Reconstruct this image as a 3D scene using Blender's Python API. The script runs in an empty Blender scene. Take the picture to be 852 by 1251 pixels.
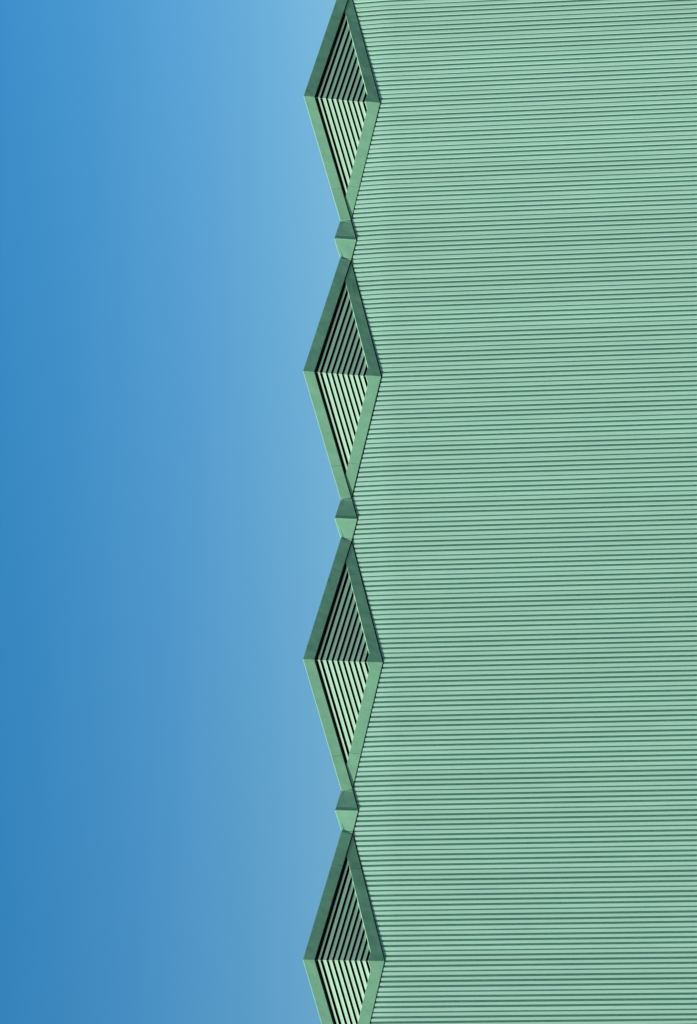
import bpy, math, random
from mathutils import Vector, Matrix
random.seed(4)
S = bpy.context.scene
C = S.collection

# ---------------------------------------------------------------- camera
YAW, PITCH, ROLL = math.radians(13.1246), math.radians(6.5474), math.radians(-1.6667)
F_PX, H_PX = 3746.8, 1251.0
CAM = Vector((-57.591, -152.131, -18.114))
fwd = Vector((math.sin(YAW)*math.cos(PITCH), math.cos(YAW)*math.cos(PITCH), math.sin(PITCH)))
rt = Vector((math.cos(YAW), -math.sin(YAW), 0)); up = rt.cross(fwd)
r2 = math.cos(ROLL)*rt + math.sin(ROLL)*up
u2 = -math.sin(ROLL)*rt + math.cos(ROLL)*up
cd = bpy.data.cameras.new('camera'); cam = bpy.data.objects.new('camera', cd); C.objects.link(cam)
ax, ay, az = -u2, r2, -fwd            # the camera is held on its side: the sky is to the left
cam.matrix_world = Matrix(((ax.x, ay.x, az.x, CAM.x), (ax.y, ay.y, az.y, CAM.y), (ax.z, ay.z, az.z, CAM.z), (0, 0, 0, 1)))
cd.sensor_fit = 'VERTICAL'; cd.sensor_height = 36; cd.sensor_width = 36
cd.lens = 36*F_PX/H_PX; cd.clip_start = 1; cd.clip_end = 20000
S.camera = cam

# ---------------------------------------------------------------- light
SUN = Vector((-2.6, -1.0, 1.3)).normalized()
elev = math.asin(SUN.z); azim = math.atan2(SUN.x, SUN.y)     # clockwise from +Y
W = bpy.data.worlds.new('World'); S.world = W; W.use_nodes = True
nt = W.node_tree; nt.nodes.clear()
out = nt.nodes.new('ShaderNodeOutputWorld'); bg = nt.nodes.new('ShaderNodeBackground')
sky = nt.nodes.new('ShaderNodeTexSky'); sky.sky_type = 'NISHITA'; sky.sun_disc = False
sky.sun_elevation = elev; sky.sun_rotation = azim
sky.air_density = 1.0; sky.dust_density = 0.3; sky.ozone_density = 3.7; sky.altitude = 0
bg.inputs[1].default_value = 0.073
hsv = nt.nodes.new('ShaderNodeHueSaturation'); hsv.inputs['Saturation'].default_value = 1.42
nt.links.new(sky.outputs[0], hsv.inputs['Color']); nt.links.new(hsv.outputs[0], bg.inputs[0]); nt.links.new(bg.outputs[0], out.inputs[0])
ld = bpy.data.lights.new('sun', 'SUN'); ld.energy = 5.0; ld.angle = math.radians(0.5); ld.color = (1.0, 0.95, 0.88)
sun = bpy.data.objects.new('sun', ld); C.objects.link(sun)
sun.rotation_euler = SUN.to_track_quat('Z', 'Y').to_euler()
S.view_settings.view_transform = 'Standard'; S.view_settings.look = 'None'
S.view_settings.gamma = 1; S.view_settings.use_curve_mapping = False
S.view_settings.exposure = 0.55

# ---------------------------------------------------------------- materials
def paint(name, col, rough=0.45, vary=0.04, dirt=0.10, bump=0.0, spec=0.35, streak=(1.2, 1.2, 0.12)):
    m = bpy.data.materials.new(name); m.use_nodes = True
    n = m.node_tree.nodes; l = m.node_tree.links
    p = n['Principled BSDF']
    p.inputs['Roughness'].default_value = rough; p.inputs['Specular IOR Level'].default_value = spec
    tc = n.new('ShaderNodeTexCoord'); geo = n.new('ShaderNodeNewGeometry')
    mp = n.new('ShaderNodeMapping'); mp.inputs['Scale'].default_value = streak
    l.new(geo.outputs['Position'], mp.inputs[0])
    no = n.new('ShaderNodeTexNoise'); no.inputs['Scale'].default_value = 1.6; no.inputs['Detail'].default_value = 6
    no.inputs['Roughness'].default_value = 0.6
    l.new(mp.outputs[0], no.inputs['Vector'])
    oi = n.new('ShaderNodeObjectInfo')
    # value = 1 + vary*(rand-.5)*2 + dirt*(noise-.5)
    a = n.new('ShaderNodeMath'); a.operation = 'MULTIPLY_ADD'; a.inputs[1].default_value = 2*vary; a.inputs[2].default_value = 1-vary
    l.new(oi.outputs['Random'], a.inputs[0])
    b = n.new('ShaderNodeMath'); b.operation = 'MULTIPLY_ADD'; b.inputs[1].default_value = dirt*2; b.inputs[2].default_value = -dirt
    l.new(no.outputs['Fac'], b.inputs[0])
    s = n.new('ShaderNodeMath'); s.operation = 'ADD'; l.new(a.outputs[0], s.inputs[0]); l.new(b.outputs[0], s.inputs[1])
    hs = n.new('ShaderNodeHueSaturation'); hs.inputs['Color'].default_value = (*col, 1)
    l.new(s.outputs[0], hs.inputs['Value']); l.new(hs.outputs[0], p.inputs['Base Color'])
    r = n.new('ShaderNodeMath'); r.operation = 'MULTIPLY_ADD'; r.inputs[1].default_value = 0.25; r.inputs[2].default_value = rough-0.12
    l.new(no.outputs['Fac'], r.inputs[0]); l.new(r.outputs[0], p.inputs['Roughness'])
    if bump:
        n2 = n.new('ShaderNodeTexNoise'); n2.inputs['Scale'].default_value = 0.9; n2.inputs['Detail'].default_value = 2
        l.new(geo.outputs['Position'], n2.inputs['Vector'])
        bp = n.new('ShaderNodeBump'); bp.inputs['Strength'].default_value = 1; bp.inputs['Distance'].default_value = bump
        l.new(n2.outputs['Fac'], bp.inputs['Height']); l.new(bp.outputs[0], p.inputs['Normal'])
    return m

M_CLAD = paint('cladding_paint', (0.36, 0.61, 0.455), 0.5, 0.03, 0.09, 0.006)
M_LAP = paint('lap_paint', (0.31, 0.50, 0.39), 0.6, 0.03, 0.2, 0)
M_TRIM = paint('trim_paint', (0.255, 0.56, 0.345), 0.5, 0.05, 0.12, 0.03, streak=(1.5, 1.5, .8))
M_LOUV = paint('louvre_paint', (0.46, 0.73, 0.50), 0.5, 0.05, 0.08, 0)
M_FLASH = paint('flashing_paint', (0.37, 0.54, 0.38), 0.5, 0.05, 0.15, 0)
M_DARK = paint('lining_and_shade', (0.012, 0.02, 0.016), 0.9, 0.0, 0.1, 0, spec=0.1)  # louvre lining, also the near-black strips that stand in for shade
M_ROOF = paint('roof_paint', (0.22, 0.42, 0.30), 0.55, 0.02, 0.1, 0.01)
M_CONC = paint('plinth_concrete', (0.30, 0.29, 0.27), 0.9, 0.0, 0.2, 0.01, spec=0.2)

def ground_mat():
    m = bpy.data.materials.new('yard_gravel'); m.use_nodes = True
    n = m.node_tree.nodes; l = m.node_tree.links; p = n['Principled BSDF']
    p.inputs['Roughness'].default_value = 0.95
    g = n.new('ShaderNodeNewGeometry')
    no = n.new('ShaderNodeTexNoise'); no.inputs['Scale'].default_value = 0.05; no.inputs['Detail'].default_value = 10
    l.new(g.outputs['Position'], no.inputs['Vector'])
    cr = n.new('ShaderNodeValToRGB')
    cr.color_ramp.elements[0].position = .35; cr.color_ramp.elements[0].color = (.05, .055, .04, 1)
    cr.color_ramp.elements[1].position = .65; cr.color_ramp.elements[1].color = (.13, .125, .11, 1)
    l.new(no.outputs['Fac'], cr.inputs[0]); l.new(cr.outputs[0], p.inputs['Base Color'])
    return m

# ---------------------------------------------------------------- helpers
def mesh(name, v, f, mat, mats=None):
    me = bpy.data.meshes.new(name); me.from_pydata(v, [], f); me.update()
    me.materials.append(mat)
    if mats:
        for m in mats[0]: me.materials.append(m)
        for i, k in enumerate(mats[1]): me.polygons[i].material_index = k
    return me
def obj(name, me, parent=None, loc=(0, 0, 0)):
    o = bpy.data.objects.new(name, me); C.objects.link(o); o.location = loc
    if parent: o.parent = parent
    return o
def plate(poly, t):
    """poly: list of (x, y, z) corners; thickened straight back along +Y by t"""
    n = len(poly)
    v = list(poly) + [(x, y+t, z) for x, y, z in poly]
    f = [tuple(range(n)), tuple(range(2*n-1, n-1, -1))]
    f += [(i, i+n, (i+1) % n + n, (i+1) % n) for i in range(n)]
    # make front face look towards -Y
    a, b, c = Vector(poly[0]), Vector(poly[1]), Vector(poly[2])
    if (b-a).cross(c-b).y > 0: f = [tuple(reversed(q)) for q in f]
    return v, f
def sweep(sec, d, x0, x1):
    """cross-section points (x,y,z) at x=0, swept along direction d (x-component 1) from x0 to x1"""
    n = len(sec)
    v = [(x0, y+d[1]*x0, z+d[2]*x0) for _, y, z in sec] + [(x1, y+d[1]*x1, z+d[2]*x1) for _, y, z in sec]
    f = [tuple(range(n)), tuple(range(2*n-1, n-1, -1))] + [(i, i+n, (i+1) % n+n, (i+1) % n) for i in range(n)]
    return v, f
def mirror(v, f):
    return [(-x, y, z) for x, y, z in v], [tuple(reversed(q)) for q in f]
def lerp(a, b, t): return tuple(a[i]+(b[i]-a[i])*t for i in range(3))

# ---------------------------------------------------------------- proportions (metres; y = -distance out from the wall)
BAY, GROUND = 15.0, -19.9
P = (0, -1.60, 1.94);   PI_ = (0, -1.38, 1.41)
VO = (6.47, -.14, .19); VI = (6.34, .062, -.31)
Q = (0, -.07, -1.91);   L = (6.17, .125, -.37)
SO = (0, -.34, .48);    SI = (0, .05, -.62)
CVO = (1.03, -.10, .19); CVI = (1.16, .09, -.31)
SLOPE = (VO[2]-P[2])/VO[0]; OUT = (VO[1]-P[1])/VO[0]
s_sl = (L[2]-Q[2])/L[0]; s_ou = (L[1]-Q[1])/L[0]
def wall_y(z):
    if z < -2.7: return 0.0
    if z < -1.7: return .045*(z+2.7)**2
    return .045+.09*(z+1.7)

FIRST, LAST = -1, 4                     # bays: the photograph shows 0 to 3
X_R, X_L = 15.0+7.5, -4*15.0-7.5

ground = obj('ground', mesh('ground', [(-6000, -6000, GROUND), (6000, -6000, GROUND), (6000, 6000, GROUND), (-6000, 6000, GROUND)], [(0, 1, 2, 3)], ground_mat()))
ground['kind'] = 'structure'

hall = bpy.data.objects.new('industrial_building', None); C.objects.link(hall)
hall.location = ((X_L+X_R)/2, 0, GROUND)
hall['label'] = 'pale green ribbed metal building with a row of folded louvred gables along its roof edge'
hall['category'] = 'building'
OFF = Vector(hall.location)
def part(name, me, x=0, y=0, z=0, parent=hall):
    return obj(name, me, parent, Vector((x, y, z))-OFF if parent is hall else (x, y, z))

# ---------------------------------------------------------------- cladding sheets: one metre wide, four ribs each
def top_z(xc):                           # xc: distance from the gable centre line, 0..7.5
    xc = abs(xc)
    if xc < 6.30: return Q[2]+s_sl*xc-.055
    return CVI[2]-(CVI[2]-SI[2])*(xc-6.34)/1.16-.055
def sheet(i, seed):
    """i: sheet number inside the bay, 0..14, from -7.5 to +7.5"""
    rnd = random.Random(seed)
    x_left = -7.5+i
    D, fl = .10, .016
    cols = [(-.014, .040, 1), (.030, .040, 1), (.0305, .002, 0)]
    for g in (.25, .5, .75):
        j = rnd.uniform(-.003, .003)
        h = .050
        cols += [(g-h-fl+j, 0, 0), (g-h+j, D, 0), (g+h+j, D, 0), (g+h+.002+j, 0, 0)]
    cols += [(1-.036-fl, 0, 0), (1-.040, .030, 1), (.992, .034, 1)]
    zs = [GROUND+.5, -17, -15, -13, -11, -9, -7.2, -5.6, -4.2, -3.2, -2.7, -2.45, -2.2, -1.95]
    ph = rnd.uniform(0, 6); ph2 = rnd.uniform(0, 6)
    v, f, mi = [], [], []
    n = len(cols)
    for r in range(len(zs)+2):
        for k, (x, d, lap) in enumerate(cols):
            t = top_z(x_left+x)
            z = zs[r] if r < len(zs) else -1.95+(t+1.95)*(r-len(zs)+1)/2
            if r < len(zs) and z > t: z = t
            w = (.004*math.sin(z*1.3+ph)+.002*math.sin(z*3.1+ph2)) if lap else 0
            xx = x + (.003*math.sin(z*.9+ph2) if lap else .0015*math.sin(z*.7+ph))
            v.append((x_left+xx, wall_y(z)+d+w, z))
    rows = len(zs)+2
    for r in range(rows-1):
        for k in range(n-1):
            a = r*n+k
            f.append((a, a+1, a+1+n, a+n))
            mi.append(1 if cols[k][2] and cols[k+1][2] else 0)
    return mesh('cladding_sheet', v, f, M_CLAD, ([M_LAP], mi))
sheets = [sheet(i, 100+i) for i in range(15)]
for b in range(FIRST, LAST+1):
    for i in range(15):
        part('cladding_sheet', sheets[14-i], -BAY*b)

# ---------------------------------------------------------------- louvred gable (one per bay)
def trim(a, b, dz, dy):                  # folded lip that runs along an edge and leans back
    v = [a, b, (b[0], b[1]+dy, b[2]+dz), (a[0], a[1]+dy, a[2]+dz),
         (a[0], a[1]+dy+.03, a[2]-.005), (b[0], b[1]+dy+.03, b[2]-.005)]
    return v, [(0, 1, 2, 3), (3, 2, 5, 4), (4, 5, 1, 0), (0, 3, 4), (1, 5, 2)]
SEAM = .745
def split_plate(o0, o1, i1, i0, t, at, gap=.006):
    """plate between an outer edge o0-o1 and inner edge i0-i1, cut in two lengths"""
    L_ = math.dist(o0, o1); g = gap/L_
    A = [o0, lerp(o0, o1, at-g), lerp(i0, i1, at-g), i0]
    B = [lerp(o0, o1, at+g), o1, i1, lerp(i0, i1, at+g)]
    return plate(A, t), plate(B, t)
parts_gable = []                         # (name, mesh) for both halves
def both(name, vf, mat):
    parts_gable.append((name, mesh(name, *vf, mat)))
    parts_gable.append((name, mesh(name, *mirror(*vf), mat)))
for vf in split_plate(P, VO, VI, PI_, .32, SEAM): both('coping_panel', vf, M_TRIM)
both('coping_edge', trim(P, VO, .022, .045), M_TRIM)
# sill: outer edge Q-L, carried on behind the coping
X2 = 6.5
def sill_pt(x, dz):                      # a point on the sill plane
    return (x, Q[1]+s_ou*x-.42*dz, Q[2]+s_sl*x+dz)
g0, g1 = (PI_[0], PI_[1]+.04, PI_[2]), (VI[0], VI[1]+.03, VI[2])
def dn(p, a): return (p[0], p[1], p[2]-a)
both('shadow_gap_strip', plate([dn(g0, -.02), dn(g1, -.02), dn(g1, .055), dn(g0, .055)], .25), M_DARK)  # shadow line under the coping's inner edge, put in as a near-black strip
WID = .54; GUS = .76
xk = (GUS-WID)/(s_sl-SLOPE)              # where the centre gusset ends
xm = SEAM*6.17
a_ = [sill_pt(0, 0), sill_pt(xm-.006, 0), sill_pt(xm-.006, WID), sill_pt(xk, WID), sill_pt(0, GUS)]
b_ = [sill_pt(xm+.006, 0), sill_pt(X2-.15, 0), sill_pt(X2-.15, WID), sill_pt(xm+.006, WID)]
both('sill_panel', plate(a_, .15), M_TRIM)
both('sill_panel', plate(b_, .12), M_TRIM)
both('sill_edge', trim(sill_pt(xk, WID), sill_pt(5.3, WID), .024, .05), M_LOUV)
both('sill_edge', trim(sill_pt(0, GUS), sill_pt(xk, WID), .02, .05), M_LOUV)
# louvres: parallel to the coping, mitred on the centre line
for j in range(9):
    zc = 1.20-.265*j
    face = PI_[1]+(PI_[2]-zc)*.42                # y of the gable plane on the centre line
    hb = .079 if j else .05
    yb, yt = face+.06, face+.06-.02
    sec = [(0, yb, zc-hb), (0, yb+.004, zc-hb+.02), (0, yt, zc+hb), (0, yt+.03, zc+hb), (0, yb+.03, zc-hb-.002)]
    # end where it goes behind the sill
    z_s = Q[2]+WID-.08
    xe = (zc-z_s)/(s_sl-SLOPE)
    both('louvre', sweep(sec, (1, OUT, SLOPE), 0, min(xe, 5.9)), M_LOUV)
# thin cover strip down the fold of the louvres
cz0, cz1 = PI_[2]-.02, Q[2]+GUS+.0
def on(z, d): return PI_[1]+(PI_[2]-z)*.42+d
strip = [(-.012, on(cz0, .12), cz0), (.012, on(cz0, .12), cz0), (.012, on(cz1, .12), cz1), (-.012, on(cz1, .12), cz1)]
strip_me = mesh('fold_cover', *plate(strip, .04), M_LOUV)
# dark lining behind the louvres
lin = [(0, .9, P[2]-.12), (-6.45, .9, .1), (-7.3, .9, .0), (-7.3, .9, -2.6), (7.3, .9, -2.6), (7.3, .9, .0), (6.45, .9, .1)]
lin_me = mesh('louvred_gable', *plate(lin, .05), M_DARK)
for b in range(FIRST, LAST+1):
    g = part('louvred_gable', lin_me, -BAY*b+random.uniform(-.012, .012), 0, random.uniform(-.012, .012))
    g.rotation_euler = (0, random.uniform(-.0016, .0016), 0)
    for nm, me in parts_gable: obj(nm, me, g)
    obj('fold_cover', strip_me, g)

gap_pts = []
for x in (-7.5, -6.34, 0, 6.34, 7.5):
    gap_pts.append((x, top_z(x)))
v = []
for x, z in gap_pts: v += [(x, wall_y(z)+.13, z-.4), (x, wall_y(z)+.13, z+.3)]
gap_me = mesh('gap_shade_strip', v, [(2*i, 2*i+2, 2*i+3, 2*i+1) for i in range(4)], M_DARK)  # near-black backing added so the gap above the sheets looks shaded
for b in range(FIRST, LAST+1): part('gap_shade_strip', gap_me, -BAY*b)

# ---------------------------------------------------------------- small folded cap between two gables
cap_parts = []
def bothc(name, vf, mat):
    cap_parts.append((name, mesh(name, *vf, mat))); cap_parts.append((name, mesh(name, *mirror(*vf), mat)))
g_o, g_i = lerp(SO, CVO, .975), lerp(SI, CVI, .975)
bothc('cap_panel', plate([SO, g_o, g_i, SI], .22), M_TRIM)
bothc('cap_edge', trim(SO, CVO, .022, .045), M_TRIM)
fl_i = lerp(SI, CVI, .86); fo = (0, -.012, 0)
def fw(p, d=-.012): return (p[0], p[1]+d, p[2])
flash_me = mesh('flashing', *plate([fw(CVO), fw(CVI), fw(fl_i)], .03), M_FLASH)
flash_me2 = mesh('flashing', *mirror(*plate([fw(CVO), fw(CVI), fw(lerp(SI, CVI, .9))], .03)), M_FLASH)
seam_me = mesh('standing_seam', *plate([(-.018, SO[1]-.009, SO[2]), (.018, SO[1]-.009, SO[2]), (.018, SI[1]-.009, SI[2]), (-.018, SI[1]-.009, SI[2])], .05), M_TRIM)
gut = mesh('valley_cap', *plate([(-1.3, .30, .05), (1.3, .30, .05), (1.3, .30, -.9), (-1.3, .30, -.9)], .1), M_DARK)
for b in range(FIRST, LAST):
    c = part('valley_cap', gut, -BAY*b-7.5)
    for nm, me in cap_parts: obj(nm, me, c)
    obj('flashing', flash_me2, c)
    obj('flashing', flash_me, c)
    obj('standing_seam', seam_me, c)

# ---------------------------------------------------------------- roof, end walls, back wall, plinth
v, f = [], []
line = []
for b in range(LAST, FIRST-1, -1):
    x = -BAY*b
    line += [(x-7.5, SO[1], SO[2]), (x-VO[0], VO[1], VO[2]), (x, P[1], P[2]), (x+VO[0], VO[1], VO[2])]
line.append((X_R, SO[1], SO[2]))
for x, y, z in line:
    v += [(x, y+.06, z-.02), (x, 45, z-.02), (x, y+.06, z-.12), (x, 45, z-.12)]
for i in range(len(line)-1):
    a = 4*i
    f += [(a, a+4, a+5, a+1), (a+2, a+3, a+7, a+6), (a+1, a+5, a+7, a+3)]
part('roof', mesh('roof', v, f, M_ROOF))
def corr(p0, p1, z0, z1):                # ribbed sheet wall of an end or the back
    d = (Vector(p1)-Vector(p0)); n_ = int(d.length/.25); d.normalize(); nn = Vector((d.y, -d.x, 0))
    v, f = [], []; k = 0
    for i in range(n_):
        for s_, dd in ((0, 0), (.15, 0), (.166, .038), (.234, .038)):
            q = Vector(p0)+d*(i*.25+s_)-nn*dd
            v += [(q.x, q.y, z0), (q.x, q.y, z1)]; k += 1
    f = [(2*i, 2*i+2, 2*i+3, 2*i+1) for i in range(k-1)]
    return mesh('end_wall', v, f, M_CLAD)
part('end_wall', corr((X_R+.01, .02, 0), (X_R+.01, 45, 0), GROUND+.5, .36))
part('end_wall', corr((X_L-.01, 45, 0), (X_L-.01, .02, 0), GROUND+.5, .36))
part('back_wall', corr((X_R, 44.9, 0), (X_L, 44.9, 0), GROUND+.5, .1))
pl = [(X_L, .05, GROUND), (X_R, .05, GROUND), (X_R, .05, GROUND+.55), (X_L, .05, GROUND+.55)]
part('plinth', mesh('plinth', *plate(pl, 44.7), M_CONC))
